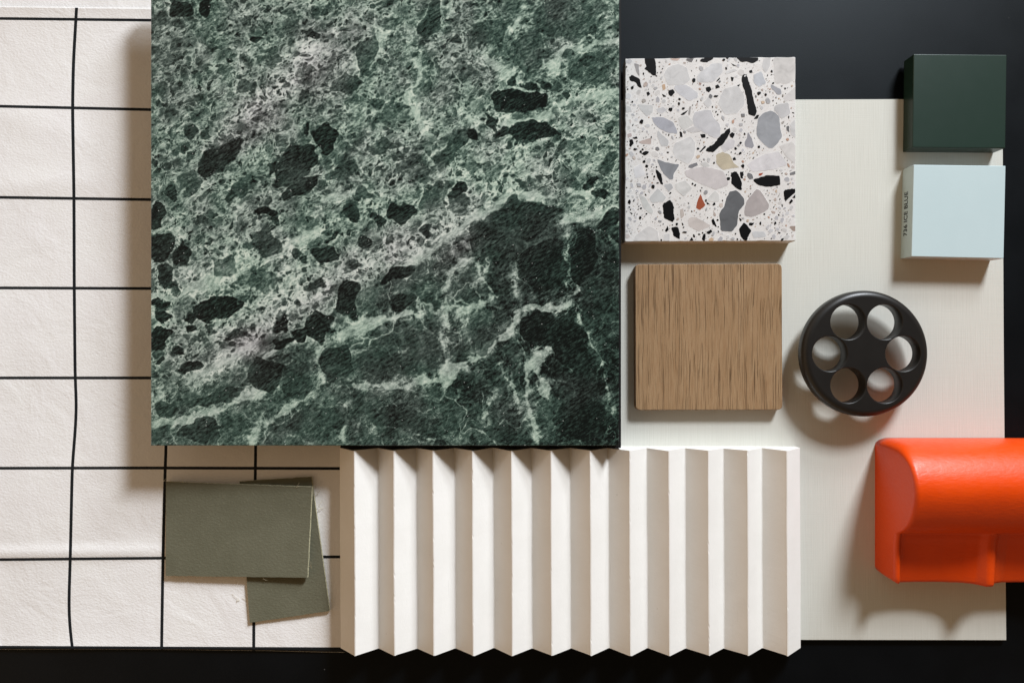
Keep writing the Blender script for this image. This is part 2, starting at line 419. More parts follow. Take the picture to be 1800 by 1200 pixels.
# second white sheet showing above the grid paper
v = []; f = []
xs = np.arange(-200, 300, 10); ys = np.arange(-160, 41, 10)
for y in ys:
    for x in xs:
        v.append((x, y, 0.5 + 0.5 * math.sin(x * 0.03 + y * 0.05) ** 2 - 0.0))
nx = len(xs)
f = [(j * nx + i, j * nx + i + 1, (j + 1) * nx + i + 1, (j + 1) * nx + i) for j in range(len(ys) - 1) for i in range(nx - 1)]
o = link_mesh('paper_sheet', v, f, M_plain, smooth=True, origin=(50, -60, 0))
if o.data.polygons[0].normal.z < 0: o.data.flip_normals()
sol = o.modifiers.new('thickness', 'SOLIDIFY'); sol.thickness = 0.4 * S; sol.offset = -1
tag(o, 'blank off-white sheet peeking out above the top edge of the grid paper', 'paper')

# ------------------------------------------------------------------ cream board
bz = 8.0
pb = [real(640, 178, bz), real(1588, 174.5, bz), real(1762.5, 174, bz), real(1764.5, 600, bz), real(1769, 1124.5, bz), real(640, 1123, bz)]
o = prism('cream_board', pb, 0, bz, M_cream)
bevel(o, 0.5, 2)
tag(o, 'thin cream board with fine linen grain lying under the terrazzo, wood and black wheel', 'board')

# ------------------------------------------------------------------ marble
mz0, mz1 = 46.0, 68.0
def build_marble():
    x0, y1 = real(266, 782, mz1); x1, _ = real(1087.5, 0, mz1); y0 = real(0, -34, mz1)[1]
    NX, NY = 480, 476
    X = np.linspace(x0, x1, NX); Y = np.linspace(y0, y1, NY)
    gx, gy = np.meshgrid(X, Y)
    k = 1 - mz1 / H
    ix = CX + (gx - CX) / k; iy = CY + (gy - CY) / k      # where each point of the slab sits in the photo
    V = [((700,475),(740,452),(775,430),(810,403),(845,377),(880,358),(915,346),(957,350),7.5),
         ((500,602),(560,590),(600,587),(650,570),(716,550),(745,551),7),
         ((800,556),(833,540),(870,527),5),
         ((780,677),(790,650),(833,633),(860,610),(885,590),10),
         ((885,590),(905,570),(910,550),(950,541),(1000,533),7),
         ((1000,533),(1010,517),(1043,490),(1060,470),3.5),
         ((1000,533),(997,497),(990,470),(1000,443),(1003,410),2.0),
         ((975,480),(995,478),6),
         ((1008,535),(1030,580),(1050,633),(1067,693),(1082,722),1.2),
         ((970,607),(945,625),(933,645),8),((933,640),(927,690),7),((927,690),(930,735),(943,780),4.5),
         ((945,650),(958,690),8),
         ((910,593),(925,630),1.0),
         ((787,487),(795,472),(827,450),(842,465),(853,493),(877,527),3.0),((815,460),(832,455),10),
         ((787,487),(790,510),(787,567),3),
         ((620,680),(677,678),(723,675),(743,668),(780,677),5),
         ((268,745),(317,740),(350,730),(397,717),(417,700),(467,687),(493,667),7),
         ((500,724),(533,707),(543,690),3),((447,777),(460,752),(487,732),(500,724),7),
         ((563,610),(560,633),(567,667),3.5),((913,523),(907,483),(913,453),1.3),
         ((815,553),(810,562),(820,593),(823,613),1.3),((773,580),(780,620),(787,647),2),((700,597),(713,627),1.5),
         ((926,0),(920,20),(913,40),(900,57),2.8),((977,123),(983,95),(990,85),(1027,87),(1050,74),(1083,67),5),
         ((853,103),(883,123),(905,138),7),((820,200),(833,227),(846,236),4),((875,213),(917,212),(965,207),6),
         ((545,590),(520,600),(470,622),5),((350,500),(300,525),(268,530),8),((420,455),(380,490),(340,505),9),
         ((470,450),(520,430),(560,400),8),((330,670),(390,640),(440,600),5),((620,120),(660,110),(680,60),6),
         ((740,120),(720,180),(745,230),5),((990,390),(1050,372),(1087,365),7),((1000,340),(1050,350),8),
         ((1087,160),(1030,175),(985,190),6),((640,330),(600,350),(570,350),6),((850,735),(870,690),1.4),
         ((880,640),(905,680),(910,720),2),((660,750),(700,760),(760,770),3),((610,700),(612,740),(600,770),1.6)]
    def vnoise(per, seed):
        g = np.random.default_rng(seed).random((90, 90)); fx = (ix + 300) / per; fy = (iy + 300) / per
        i0 = np.floor(fx).astype(int) % 88; j0 = np.floor(fy).astype(int) % 88; u = fx - np.floor(fx); w = fy - np.floor(fy)
        u = u * u * (3 - 2 * u); w = w * w * (3 - 2 * w)
        return (g[j0, i0] * (1 - u) + g[j0, i0 + 1] * u) * (1 - w) + (g[j0 + 1, i0] * (1 - u) + g[j0 + 1, i0 + 1] * u) * w - 0.5
    ix0, iy0 = ix, iy
    wvx = vnoise(34, 1) * 11 + vnoise(15, 2) * 6; wvy = vnoise(34, 3) * 11 + vnoise(15, 4) * 6
    wmod = 1 + 1.3 * vnoise(26, 5) + 0.8 * vnoise(11, 6)
    wcx = vnoise(30, 7) * 18 + vnoise(13, 8) * 9; wcy = vnoise(30, 9) * 18 + vnoise(13, 10) * 9
    vein = np.full(ix.shape, -40.0); ix = ix0 + wvx; iy = iy0 + wvy
    for ln in V:
        w = ln[-1]; pts = ln[:-1]
        for a, b in zip(pts[:-1], pts[1:]):
            ax, ay = a; bx, by = b; dx, dy = bx - ax, by - ay
            t = np.clip(((ix - ax) * dx + (iy - ay) * dy) / (dx * dx + dy * dy), 0, 1)
            d = np.hypot(ix - ax - t * dx, iy - ay - t * dy)
            vein = np.maximum(vein, w * wmod - d)
    C = [(913,180,46,23,3,1),(937,234,44,19,-8,1),(830,240,13,11,0,1),(877,232,15,9,15,.9),(895,258,6,12,0,.8),(863,213,9,12,30,.9),
         (907,143,8,8,0,.7),(933,148,15,8,0,.75),(963,143,9,6,0,.8),(993,167,5,10,0,.7),(805,338,20,13,0,1),(810,360,22,15,0,.5),
         (680,255,32,12,8,.55),(795,262,18,46,-35,.55),(760,35,17,48,-8,.6),(645,95,17,32,-20,.55),(690,45,22,13,10,.45),
         (743,157,14,24,-25,.4),(610,150,24,18,10,.55),(865,55,34,26,35,.35),(703,372,28,16,12,.85),(663,382,13,13,0,.75),(617,380,20,17,0,.75),
         (760,350,20,28,-25,.45),(1063,343,16,7,15,.85),(1072,388,20,12,10,.95),(1067,290,14,22,-15,.5),(1040,328,14,9,10,.75),(827,298,18,11,0,.45),
         (385,280,46,20,35,.8),(520,288,44,26,42,.8),(570,238,24,27,0,.85),(537,228,5,15,0,.85),(530,326,42,13,22,.9),(470,375,22,8,4,.95),
         (483,295,7,26,-18,.75),(335,235,13,11,0,.6),(317,15,16,17,0,.85),(357,13,9,22,-10,.85),(453,63,10,8,20,.85),(550,60,11,6,0,.8),
         (275,380,15,22,0,.9),(287,440,23,27,0,.95),(320,443,8,27,-20,.92),(290,485,19,18,30,.95),(310,508,14,12,0,.5),(467,425,27,23,0,.6),
         (370,423,10,8,0,.6),(520,443,13,11,0,.75),(540,455,9,7,0,.7),(573,447,20,19,-20,.75),(383,540,41,20,14,1),(337,560,9,9,0,.85),
         (340,578,11,7,0,.85),(283,537,17,9,10,.85),(283,553,18,10,5,.85),(284,592,22,22,20,.92),(497,570,19,12,35,.88),(495,598,15,7,25,.92),
         (523,590,13,12,0,.9),(560,577,27,30,15,.8),(337,647,21,11,30,.9),(280,630,10,7,0,.85),(313,620,15,7,10,.8),(467,653,36,31,10,.72),
         (400,465,20,17,0,.45),(457,497,22,17,10,.45),(950,580,38,36,0,1),(1000,600,34,44,0,.95),(957,467,42,50,-20,.82),(1027,450,22,55,-10,.85),
         (610,527,18,32,0,.82),(700,478,34,11,28,.92),(712,533,22,15,10,.65),(1050,520,26,60,-15,.62),(920,385,60,32,15,.7),(860,410,40,30,35,.62),
         (1030,660,22,50,-15,.6),(1030,740,50,38,0,.8),(880,760,30,20,0,.6),(700,740,50,28,0,.45),(720,620,60,40,10,.4),(560,740,60,28,10,.4),
         (350,755,40,18,10,.55),(595,640,26,34,-20,.65),(660,640,30,20,0,.4),(840,590,30,28,0,.42),(520,670,30,34,-20,.5),(380,700,50,14,15,.6),
         (290,715,22,14,10,.65),(440,150,20,10,30,.5),(395,120,15,9,20,.5),(300,200,14,10,0,.5),(480,110,14,8,30,.5),(1000,30,60,40,20,.4),
         (1040,120,40,28,10,.35),(930,90,30,36,-20,.35),(720,290,26,12,30,.5),(600,300,30,14,25,.5),(640,340,16,12,0,.6),(870,300,20,12,20,.4),
         (690,200,26,14,20,.45),(1000,260,20,12,15,.35),(540,130,20,12,25,.45),(420,340,22,12,20,.6),(340,330,24,12,30,.55),(590,415,14,8,20,.7),
         (640,430,12,9,0,.7),(690,425,12,8,30,.6),(745,405,10,7,0,.8),(560,500,12,8,20,.6),(620,470,12,8,20,.6),(420,590,16,8,20,.7),(300,340,12,16,0,.7)]
    ix = ix0 + wcx; iy = iy0 + wcy
    clast = np.full(ix.shape, -40.0); dk = np.full(ix.shape, 0.6)
    prng = random.Random(5)
    for cx, cy, rx, ry, a, d in C:
        pw = prng.choice([1.15, 1.3, 1.5, 2.0, 3.2]); a += prng.uniform(-8, 8); rx *= 1.08 if pw < 1.6 else 0.97; ry *= 1.08 if pw < 1.6 else 0.97
        a = math.radians(a); u = (ix - cx) * math.cos(a) - (iy - cy) * math.sin(a); w = (ix - cx) * math.sin(a) + (iy - cy) * math.cos(a)
        q = (np.abs(u / rx) ** pw + np.abs(w / ry) ** pw) ** (1 / pw)
        sd = (1 - q) * min(rx, ry) * (1.0 if min(rx, ry) < 30 else 30 / min(rx, ry))
        upd = sd > clast
        clast = np.where(upd, sd, clast); dk = np.where(upd, d, dk)
    ix, iy = ix0, iy0
    # dark lower region: below this line
    bl = [(266,738),(300,716),(340,690),(380,668),(420,640),(450,618),(500,610),(560,598),(595,560),(610,515),(650,498),(700,477),(760,440),(810,404),(860,369),(915,349),(960,353),(1000,374),(1040,390),(1088,396)]
    by = np.interp(ix, [p[0] for p in bl], [p[1] for p in bl])
    region = 1 / (1 + np.exp(-(iy - by) / 5.0))
    region = np.where(ix < 600, region * 0.75, region)
    tone = 0.61 * (1 - region) + region * (0.32 - 0.17 * np.clip((ix - 560) / 480, 0, 1))
    def blob(cx, cy, rx, ry, a, amp):
        a = math.radians(a); u = (ix - cx) * math.cos(a) - (iy - cy) * math.sin(a); w = (ix - cx) * math.sin(a) + (iy - cy) * math.cos(a)
        return amp * np.exp(-((u / rx) ** 2 + (w / ry) ** 2))
    for b in [(520,110,120,22,46,.30),(420,210,70,16,40,.16),(330,140,120,90,0,-.05),(980,60,120,70,0,-.16),(640,470,130,50,28,.16),(520,520,120,30,35,.14),(900,310,160,40,12,.10),
              (300,530,60,40,30,.2),(430,460,60,40,20,.2),(1000,230,100,50,10,.08),(720,240,90,40,20,.05),(700,110,60,60,0,-.04),(420,560,140,40,25,.08),
              (1060,760,60,40,0,-.1),(980,600,70,80,0,-.12),(960,720,60,60,0,.06),(360,60,120,50,0,-.03),(480,640,90,60,0,-.08)]:
        tone = tone + blob(*b)
    pink = np.clip(blob(500,150,170,45,42,.6) + blob(620,480,150,45,28,.5) + blob(420,610,120,40,25,.6) + blob(820,430,60,20,35,.4), 0, 1)
    # mesh: dense top, plus sides and underside
    verts = [(float(a), float(b), mz1) for a, b in zip(gx.ravel(), gy.ravel())]
    faces = [(j * NX + i, (j + 1) * NX + i, (j + 1) * NX + i + 1, j * NX + i + 1) for j in range(NY - 1) for i in range(NX - 1)]
    ring = [i for i in range(NX)] + [j * NX + NX - 1 for j in range(1, NY)] + [(NY - 1) * NX + i for i in range(NX - 2, -1, -1)] + [j * NX for j in range(NY - 2, 0, -1)]
    n0 = len(verts); extra = {k: [] for k in ('tone', 'vein', 'clast', 'dk', 'region', 'pink')}
    flat = dict(tone=tone.ravel(), vein=vein.ravel(), clast=clast.ravel(), dk=dk.ravel(), region=region.ravel(), pink=pink.ravel())
    # tiny arris then side
    xc, yc = (x0 + x1) / 2, (y0 + y1) / 2
    idx_r1 = {}
    R = len(ring)
    for lvl, (off, z) in enumerate([(0.7, mz1 - 0.7), (0.7, mz0)]):
        for q, r in enumerate(ring):
            vx_, vy_, _ = verts[r]
            jit = 0.0
            ox = off if abs(vx_ - x1) < 1e-6 else (-off if abs(vx_ - x0) < 1e-6 else 0)
            oy = off if abs(vy_ - y1) < 1e-6 else (-off if abs(vy_ - y0) < 1e-6 else 0)
            verts.append((vx_ + ox, vy_ + oy, z))
            for kk in extra: extra[kk].append(flat[kk][r])
    A = n0; B = n0 + R
    for q in range(R):
        q2 = (q + 1) % R
        faces.append((ring[q], ring[q2], A + q2, A + q)); faces.append((A + q, A + q2, B + q2, B + q))
    faces.append(tuple(B + q for q in range(R)))
    origin = W(xc, yc, mz0)
    me = bpy.data.meshes.new('marble_slab')
    vv = np.array(verts); vv = np.stack([(vv[:, 0] - CX) * S - origin.x, (CY - vv[:, 1]) * S - origin.y, vv[:, 2] * S - origin.z], 1)
    me.from_pydata(vv.tolist(), [], faces); me.materials.append(M_marble)
    for kk in flat:
        a = me.attributes.new(kk, 'FLOAT', 'POINT'); a.data.foreach_set('value', np.concatenate([flat[kk], np.array(extra[kk])]).astype(np.float32))
    bm = bmesh.new(); bm.from_mesh(me); bmesh.ops.recalc_face_normals(bm, faces=bm.faces); bm.to_mesh(me); bm.free()
    o = bpy.data.objects.new('marble_slab', me); col.objects.link(o); o.location = origin
    return o
mar = build_marble()
tag(mar, 'large polished dark green marble slab with pale veins, biggest sample on the board', 'marble slab')
# black slab under the marble
px0 = real(600, 0, 30)[0]; px1 = real(1090.4, 0, 38)[0]
py1 = real(0, 787.2, 38)[1]; py0 = real(0, -30, 40)[1]
o = prism('black_slab', [(px0 + 2, py0), (px1, py0), (px1, py1 - 1.5), (px0 + 2, py1 - 1.5)], bz, mz0 - 0.2, M_blackslab)
tag(o, 'black slab beneath the marble, showing only as a thin dark line along its edge', 'slab')

# ------------------------------------------------------------------ fluted panel
def build_flute():
    zr, zv, zb = 60.5, 28.5, bz
    r0, pitch, wr = 636.6, 65.92, 33.9
    prof = [(r0 - (pitch - wr), zv)]
    for i in range(12):
        rx = r0 + pitch * i
        # softly rounded ridge
        prof += [(rx - 2.2, zr - 2.1), (rx - 0.9, zr - 0.5), (rx + 0.9, zr - 0.45), (rx + 2.2, zr - 2.0)]
        vx_ = rx + wr
        if i < 11: prof += [(vx_ - 1.0, zv + 0.8), (vx_ + 0.8, zv + 0.8)]
        else: prof += [(vx_, zv)]
    y0, y1 = 783.0, 1126.5
    NY = 70; ysr = np.linspace(y0, y1, NY)
    n = len(prof); verts = []; faces = []
    for j, y in enumerate(ysr):
        for i, (x, z) in enumerate(prof):
            s = 0.35 * math.sin(y * 0.02 + x * 0.05) + 0.22 * math.sin(y * 0.055 + x * 0.11)
            e = 0
            if z > zr - 1 and random.random() < 0.03: z -= random.uniform(0.2, 0.7); x += random.uniform(-0.4, 0.4)
            if j in (0, NY - 1): e = (random.random() - 0.5) * 0.9 + 0.8 * math.sin(x * 0.31) * 0.5
            verts.append((x + s * 0.6 + (y - 950) * 0.004, y + e, z + (random.random() - 0.5) * 0.06))
    for j in range(NY - 1):
        for i in range(n - 1):
            faces.append((j * n + i, j * n + i + 1, (j + 1) * n + i + 1, (j + 1) * n + i))
    base = len(verts)
    for j in (0, NY - 1):
        for x, z in prof: verts.append((x + (ysr[j] - 950) * 0.004, verts[j * n][1] if False else ysr[j], zb))
    for q, j in enumerate((0, NY - 1)):
        for i in range(n - 1):
            faces.append((j * n + i, j * n + i + 1, base + q * n + i + 1, base + q * n + i))
    # sides and back
    faces.append(tuple([j * n for j in range(NY)] + [base + n, base]))
    faces.append(tuple([j * n + n - 1 for j in range(NY)] + [base + 2 * n - 1, base + n - 1]))
    faces.append(tuple([base + i for i in range(n)] + [base + n + i for i in range(n - 1, -1, -1)]))
    return link_mesh('fluted_panel', verts, faces, M_flute, smooth=False)
fl = build_flute()
tag(fl, 'white panel of vertical V-shaped flutes below the marble slab', 'fluted panel')

# ------------------------------------------------------------------ terrazzo
tz = 39.0
def zc(X, Y):      # from the enlarged crop to the tile's own plane
    return real(1080 + X / 3.158, 80 + Y / 3.158, tz)
corners = [zc(60, 72), zc(1007, 63), zc(1007, 1086), zc(57, 1091)]
def build_terrazzo():
    out = rounded(corners, 2.6, 4)
    # worn, slightly chipped outline
    out2 = []
    N = len(out)
    for i in range(N):
        a = Vector(out[i]); b = Vector(out[(i + 1) % N]); L = (b - a).length; m = max(1, int(L / 9))
        for k in range(m):
            p = a.lerp(b, k / m); j = (random.random() ** 3) * 0.9 if m > 1 else 0
            c = Vector((sum(q[0] for q in corners) / 4, sum(q[1] for q in corners) / 4))
            p = p + (c - p).normalized() * j; out2.append((p.x, p.y))
    n = len(out2); verts = []; faces = []; mi = []
    c = (sum(q[0] for q in corners) / 4, sum(q[1] for q in corners) / 4)
    def inset(p, d):
        v_ = Vector(p) - Vector(c); return (c[0] + v_.x * (1 - d / 150), c[1] + v_.y * (1 - d / 160))
    for d, z in ((1.3, tz), (0.5, tz - 0.5), (0, tz - 1.6), (0, bz)):
        for p in out2: q = inset(p, d); verts.append((q[0], q[1], z))
    for l in range(3):
        for i in range(n):
            faces.append((l * n + i, l * n + (i + 1) % n, (l + 1) * n + (i + 1) % n, (l + 1) * n + i)); mi.append(0 if l < 2 else 2)
    faces.append(tuple(range(n))); mi.append(0); faces.append(tuple(range(3 * n, 4 * n))[::-1]); mi.append(2)
    colr = [(0.5, 0.5, 0.5, 1)] * len(faces)
    K = (7, 7, 8)
    big = [(K, q) for q in [
      [(165,68),(222,66),(228,90),(232,120),(232,170),(215,168),(190,150),(165,130),(178,118),(170,100)],
      [(80,175),(95,163),(125,178),(140,185),(152,238),(135,232),(118,205),(85,195)],[(675,64),(800,64),(798,85),(770,100),(735,90),(700,92)],
      [(485,68),(550,64),(545,78),(515,96),(472,90)],[(710,158),(735,160),(745,200),(765,260),(772,300),(792,365),(778,395),(745,385),(738,340),(735,300),(718,240),(705,190)],
      [(640,455),(645,480),(610,540),(575,570),(545,595),(505,585),(515,568),(555,545),(580,510),(600,490)],
      [(770,745),(810,730),(850,720),(918,722),(922,775),(880,782),(840,785),(800,775),(780,760)],[(645,705),(680,700),(708,760),(705,805),(690,800),(668,785),(650,770)],
      [(697,700),(718,698),(715,740),(700,735)],[(268,880),(310,855),(328,890),(328,930),(335,965),(325,982),(275,960)],[(228,685),(262,715),(270,775),(255,768),(235,725)],
      [(690,1020),(718,980),(762,1025),(730,1090),(700,1060)],[(315,1010),(350,1005),(365,1045),(362,1078),(330,1060)],[(945,800),(1005,795),(1005,815),(965,850),(948,870),(940,825)],
      [(985,845),(1005,825),(1005,848)],
      [(300,250),(325,243),(337,262),(315,285),(302,275)],[(505,235),(530,228),(540,245),(525,262),(510,255)],[(145,600),(175,585),(195,592),(170,612)],
      [(85,522),(100,520),(108,545),(92,565),(82,550)],[(538,970),(550,958),(570,1008),(545,995)],[(495,1045),(505,1045),(502,1090),(484,1075)],[(745,985),(778,982),(765,1000),(745,998)],
      [(475,492),(505,492),(505,512),(485,515)],[(470,590),(505,555),(508,565),(480,592)],[(772,410),(790,385),(805,385),(795,408)],[(565,200),(585,175),(588,185),(570,202)],
      [(365,385),(400,362),(402,370),(380,388)],[(415,1083),(430,1062),(440,1083)],[(617,740),(640,730),(640,748),(625,752)],[(72,870),(85,852),(92,865),(85,885)],
      [(280,1030),(295,998),(302,1025),(290,1035)],[(510,1035),(535,1020),(545,1035),(520,1048)],[(360,480),(370,478),(380,508),(368,510)],[(177,262),(190,255),(200,270),(185,285)],
      [(262,268),(285,280),(288,285),(272,288)],[(748,140),(765,135),(768,152),(752,155)],[(615,66),(638,66),(632,82)],[(645,98),(680,118),(660,115)],[(675,225),(700,212),(690,232)],
      [(100,512),(130,513),(128,518),(102,518)],[(80,920),(103,935),(95,940)],[(135,960),(150,945),(145,962)],[(885,985),(895,975),(900,990),(890,1000)],[(905,1035),(925,1040),(915,1046)],
      [(920,225),(935,222),(930,232)],[(930,275),(938,270),(935,290)],[(255,1075),(265,1075),(260,1092)],[(340,985),(355,985),(350,1000),(340,1000)],[(690,955),(708,968),(700,978)],[(510,865),(530,880),(515,884)]]]
    g = lambda c_, q: big.append((c_, q))
    g((100,102,105),[(640,810),(675,803),(700,825),(720,850),(722,880),(690,920),(685,960),(680,1000),(650,1035),(590,1030),(582,930),(610,895),(620,850)])
    g((160,163,168),[(865,362),(895,375),(915,395),(922,470),(932,505),(905,545),(880,570),(855,570),(815,535),(790,500),(790,450),(800,400),(830,375)])
    g((134,137,142),[(235,630),(280,648),(330,658),(360,660),(345,690),(330,710),(325,745),(305,745),(280,720),(260,695)])
    g((172,174,182),[(205,400),(270,398),(325,425),(340,455),(350,490),(300,485),(260,468),(225,440)])
    g((178,171,170),[(790,795),(810,805),(840,850),(858,880),(855,910),(810,935),(760,953),(722,945),(722,900),(735,860)])
    g((150,150,156),[(742,480),(755,505),(765,520),(775,560),(765,572),(725,562),(722,540),(735,515)])
    g((122,122,126),[(412,665),(460,648),(465,665),(430,682),(410,678)]); g((118,118,120),[(740,705),(765,715),(772,740),(750,745),(735,725)])
    g((152,150,150),[(110,98),(135,103),(140,175),(118,140)]); g((170,172,178),[(868,215),(925,245),(928,270),(905,275),(870,235)])
    g((112,112,114),[(955,450),(968,445),(972,485),(955,470)]); g((116,114,114),[(400,68),(445,67),(430,95),(398,85)])
    g((120,120,122),[(972,708),(1005,697),(1005,715),(975,722)]); g((165,162,160),[(415,340),(428,338),(418,388),(410,385)])
    g((196,186,164),[(568,610),(600,595),(640,610),(660,655),(690,675),(650,678),(605,688),(570,655)]); g((152,82,58),[(478,822),(492,860),(507,885),(475,915),(452,902),(462,860)])
    g((168,80,55),[(800,712),(828,706),(815,722),(800,722)]); g((204,182,172),[(310,68),(370,67),(350,85),(320,82)]); g((192,178,172),[(135,535),(200,515),(202,548),(150,545)])
    g((204,176,148),[(265,220),(280,215),(285,240),(270,250)]); g((182,170,168),[(70,492),(95,485),(98,505),(75,515)]); g((205,178,150),[(525,1075),(540,1065),(552,1075),(545,1086),(528,1085)])
    g((176,150,140),[(470,205),(485,210),(480,222),(468,218)]); g((190,182,176),[(365,910),(382,905),(388,945),(370,960)]); g((165,150,140),[(970,1005),(1005,1000),(1005,1030),(990,1030)])
    L = (212, 212, 212)
    for c_, q in [(L,[(300,125),(350,108),(395,125),(415,190),(380,215),(300,215),(280,160)]),((204,205,207),[(480,150),(545,105),(590,105),(595,150),(545,200),(465,200),(465,170)]),
      (L,[(610,250),(680,228),(715,280),(715,330),(680,370),(620,380),(580,320)]),((198,198,201),[(450,375),(500,366),(535,365),(545,400),(580,440),(582,500),(555,510),(500,480),(450,450),(440,410)]),
      ((203,204,208),[(340,225),(400,222),(460,265),(455,290),(410,305),(360,270),(335,240)]),((206,204,202),[(890,72),(1000,70),(1003,185),(960,207),(895,205)]),
      ((200,204,210),[(775,165),(815,148),(838,210),(800,228),(775,205)]),(L,[(340,545),(420,512),(445,545),(440,610),(410,655),(340,620),(328,580)]),
      ((206,201,201),[(400,700),(440,685),(500,678),(560,690),(600,705),(625,770),(560,795),(520,780),(470,760),(405,725)]),((212,210,212),[(745,660),(780,635),(830,610),(905,593),(950,660),(880,685),(770,698)]),
      ((202,204,204),[(195,850),(240,795),(285,845),(270,865),(210,872)]),((205,198,194),[(415,960),(450,953),(530,1000),(465,1028),(415,1000)]),((214,213,212),[(120,1055),(190,1005),(235,1030),(245,1088),(110,1088)]),
      ((208,206,204),[(920,560),(985,540),(1003,560),(1000,650),(960,620)]),((198,198,199),[(895,335),(960,320),(975,375),(930,405),(890,360)]),((205,205,205),[(830,75),(865,70),(860,120),(840,150),(820,120)]),
      ((204,205,205),[(130,330),(210,335),(210,370),(180,392),(150,360)]),((205,205,203),[(360,400),(400,392),(438,430),(385,468),(362,440)]),((202,203,204),[(240,475),(300,530),(295,555),(260,558),(240,505)]),
      ((206,208,206),[(140,830),(175,850),(215,920),(205,935),(165,905)]),((210,208,207),[(940,290),(1003,230),(1003,300),(950,308)]),((212,210,212),[(595,560),(640,520),(665,530),(665,560),(610,590)]),
      ((210,210,208),[(520,845),(560,808),(580,830),(580,865),(525,865)]),((212,212,210),[(340,770),(390,752),(428,790),(385,835),(345,800)]),(L,[(495,320),(525,282),(540,325),(520,345)]),
      ((212,212,214),[(110,680),(150,660),(170,720),(115,735)]),((192,192,194),[(232,355),(270,343),(290,360),(262,378),(240,370)]),((200,202,204),[(765,1035),(830,1035),(838,1060),(775,1068)]),
      ((208,208,208),[(275,1050),(305,1045),(305,1082),(275,1085)]),((202,200,200),[(400,470),(440,450),(480,475),(430,485)]),((190,192,194),[(275,775),(315,768),(325,790),(300,812)]),
      ((205,205,205),[(615,150),(660,132),(680,140),(620,160)]),((206,206,206),[(975,440),(1000,415),(1003,510),(980,490)]),((200,200,198),[(480,655),(505,645),(530,668),(495,675)])]: g(c_, q)
    def inside(p, poly):
        r = False; j = len(poly) - 1
        for i in range(len(poly)):
            if (poly[i][1] > p[1]) != (poly[j][1] > p[1]) and p[0] < (poly[j][0] - poly[i][0]) * (p[1] - poly[i][1]) / (poly[j][1] - poly[i][1] + 1e-9) + poly[i][0]: r = not r
            j = i
        return r
    shapes = []
    def grow(c_, q):
        if c_[0] <= 184: return q
        mx_ = sum(p[0] for p in q) / len(q); my_ = sum(p[1] for p in q) / len(q)
        return [(mx_ + (p[0] - mx_) * 1.09, my_ + (p[1] - my_) * 1.09) for p in q]
    big = [(c_, grow(c_, q)) for c_, q in big]
    for c_, q in big: shapes.append((c_, q, 1))
    cents = [(sum(p[0] for p in q) / len(q), sum(p[1] for p in q) / len(q), math.sqrt(abs(sum(q[i][0] * q[i - 1][1] - q[i - 1][0] * q[i][1] for i in range(len(q)))) / 2)) for _, q in big]
    small = []; tries = 0; mids = []
    while len(mids) < 110 and tries < 40000:      # medium pale chips packed in the gaps
        tries += 1; x = random.uniform(70, 995); y = random.uniform(80, 1075); rr0 = random.uniform(8, 24)
        if any((x - a) ** 2 + (y - b_) ** 2 < (rr0 * 0.95 + c2 * 0.95 + 3) ** 2 for a, b_, c2 in cents + mids): continue
        mids.append((x, y, rr0)); m = random.randint(5, 7); th = random.random() * 6.28; asp = random.uniform(0.5, 0.95); an = random.random() * 3.14; q = []
        for k in range(m):
            a = th + k * 2 * math.pi / m + random.uniform(-.3, .3); rr = rr0 * random.uniform(.8, 1.1); u, w = rr * math.cos(a), rr * asp * math.sin(a)
            q.append((x + u * math.cos(an) - w * math.sin(an), y + u * math.sin(an) + w * math.cos(an)))
        c_ = random.choice([(204, 204, 206), (200, 200, 200), (208, 206, 204), (190, 190, 194), (205, 198, 194), (176, 176, 180)])
        big.append((c_, q)); shapes.append((c_, q, 1))
    tries = 0
    pal = [K] * 7 + [(120, 120, 122), (150, 150, 152), (176, 176, 178), (198, 198, 198), (204, 204, 206), (206, 196, 188), (190, 176, 168), (184, 150, 132), (204, 182, 160), (170, 165, 160), (200, 200, 202), (208, 207, 206)]
    clusters = [(310, 330), (190, 690), (500, 1060), (250, 130), (920, 1010), (660, 250), (850, 250), (230, 290), (740, 560), (930, 960), (440, 580), (120, 900), (870, 860), (600, 350), (560, 900), (160, 550), (950, 700)]
    while len(small) < 640 and tries < 30000:
        tries += 1
        if random.random() < 0.35:
            cc = random.choice(clusters); x = random.gauss(cc[0], 35); y = random.gauss(cc[1], 35)
        else: x = random.uniform(66, 998); y = random.uniform(76, 1080)
        if not (66 < x < 998 and 76 < y < 1080): continue
        r = 2.8 + 13.5 * random.random() ** 2.3
        if any(inside((x + a * (r + 3), y + b * (r + 3)), q) for _, q in big for a, b in ((1, 0), (-1, 0), (0, 1), (0, -1))): continue
        if any((x - a) ** 2 + (y - b) ** 2 < (r + c2 + 2) ** 2 for a, b, c2 in small): continue
        small.append((x, y, r))
        m = random.randint(4, 7); th = random.random() * 6.28; asp = random.uniform(0.35, 1); an = random.random() * 3.14
        q = []
        for k in range(m):
            a = th + k * 2 * math.pi / m + random.uniform(-.3, .3); rr = r * random.uniform(.75, 1.2)
            u, w = rr * math.cos(a), rr * asp * math.sin(a)
            q.append((x + u * math.cos(an) - w * math.sin(an), y + u * math.sin(an) + w * math.cos(an)))
        shapes.append((random.choice(pal), q, 0))
    # pale cement rim hugging each larger stone
    rims = []
    for c_, q, isbig in shapes:
        if isbig and 60 < c_[0]:
            mx_ = sum(p[0] for p in q) / len(q); my_ = sum(p[1] for p in q) / len(q)
            rims.append(((241, 239, 237), [(p[0] + (p[0] - mx_) / max(1, math.hypot(p[0] - mx_, p[1] - my_)) * 3.0, p[1] + (p[1] - my_) / max(1, math.hypot(p[0] - mx_, p[1] - my_)) * 3.0) for p in q], 2))
    shapes = rims + shapes
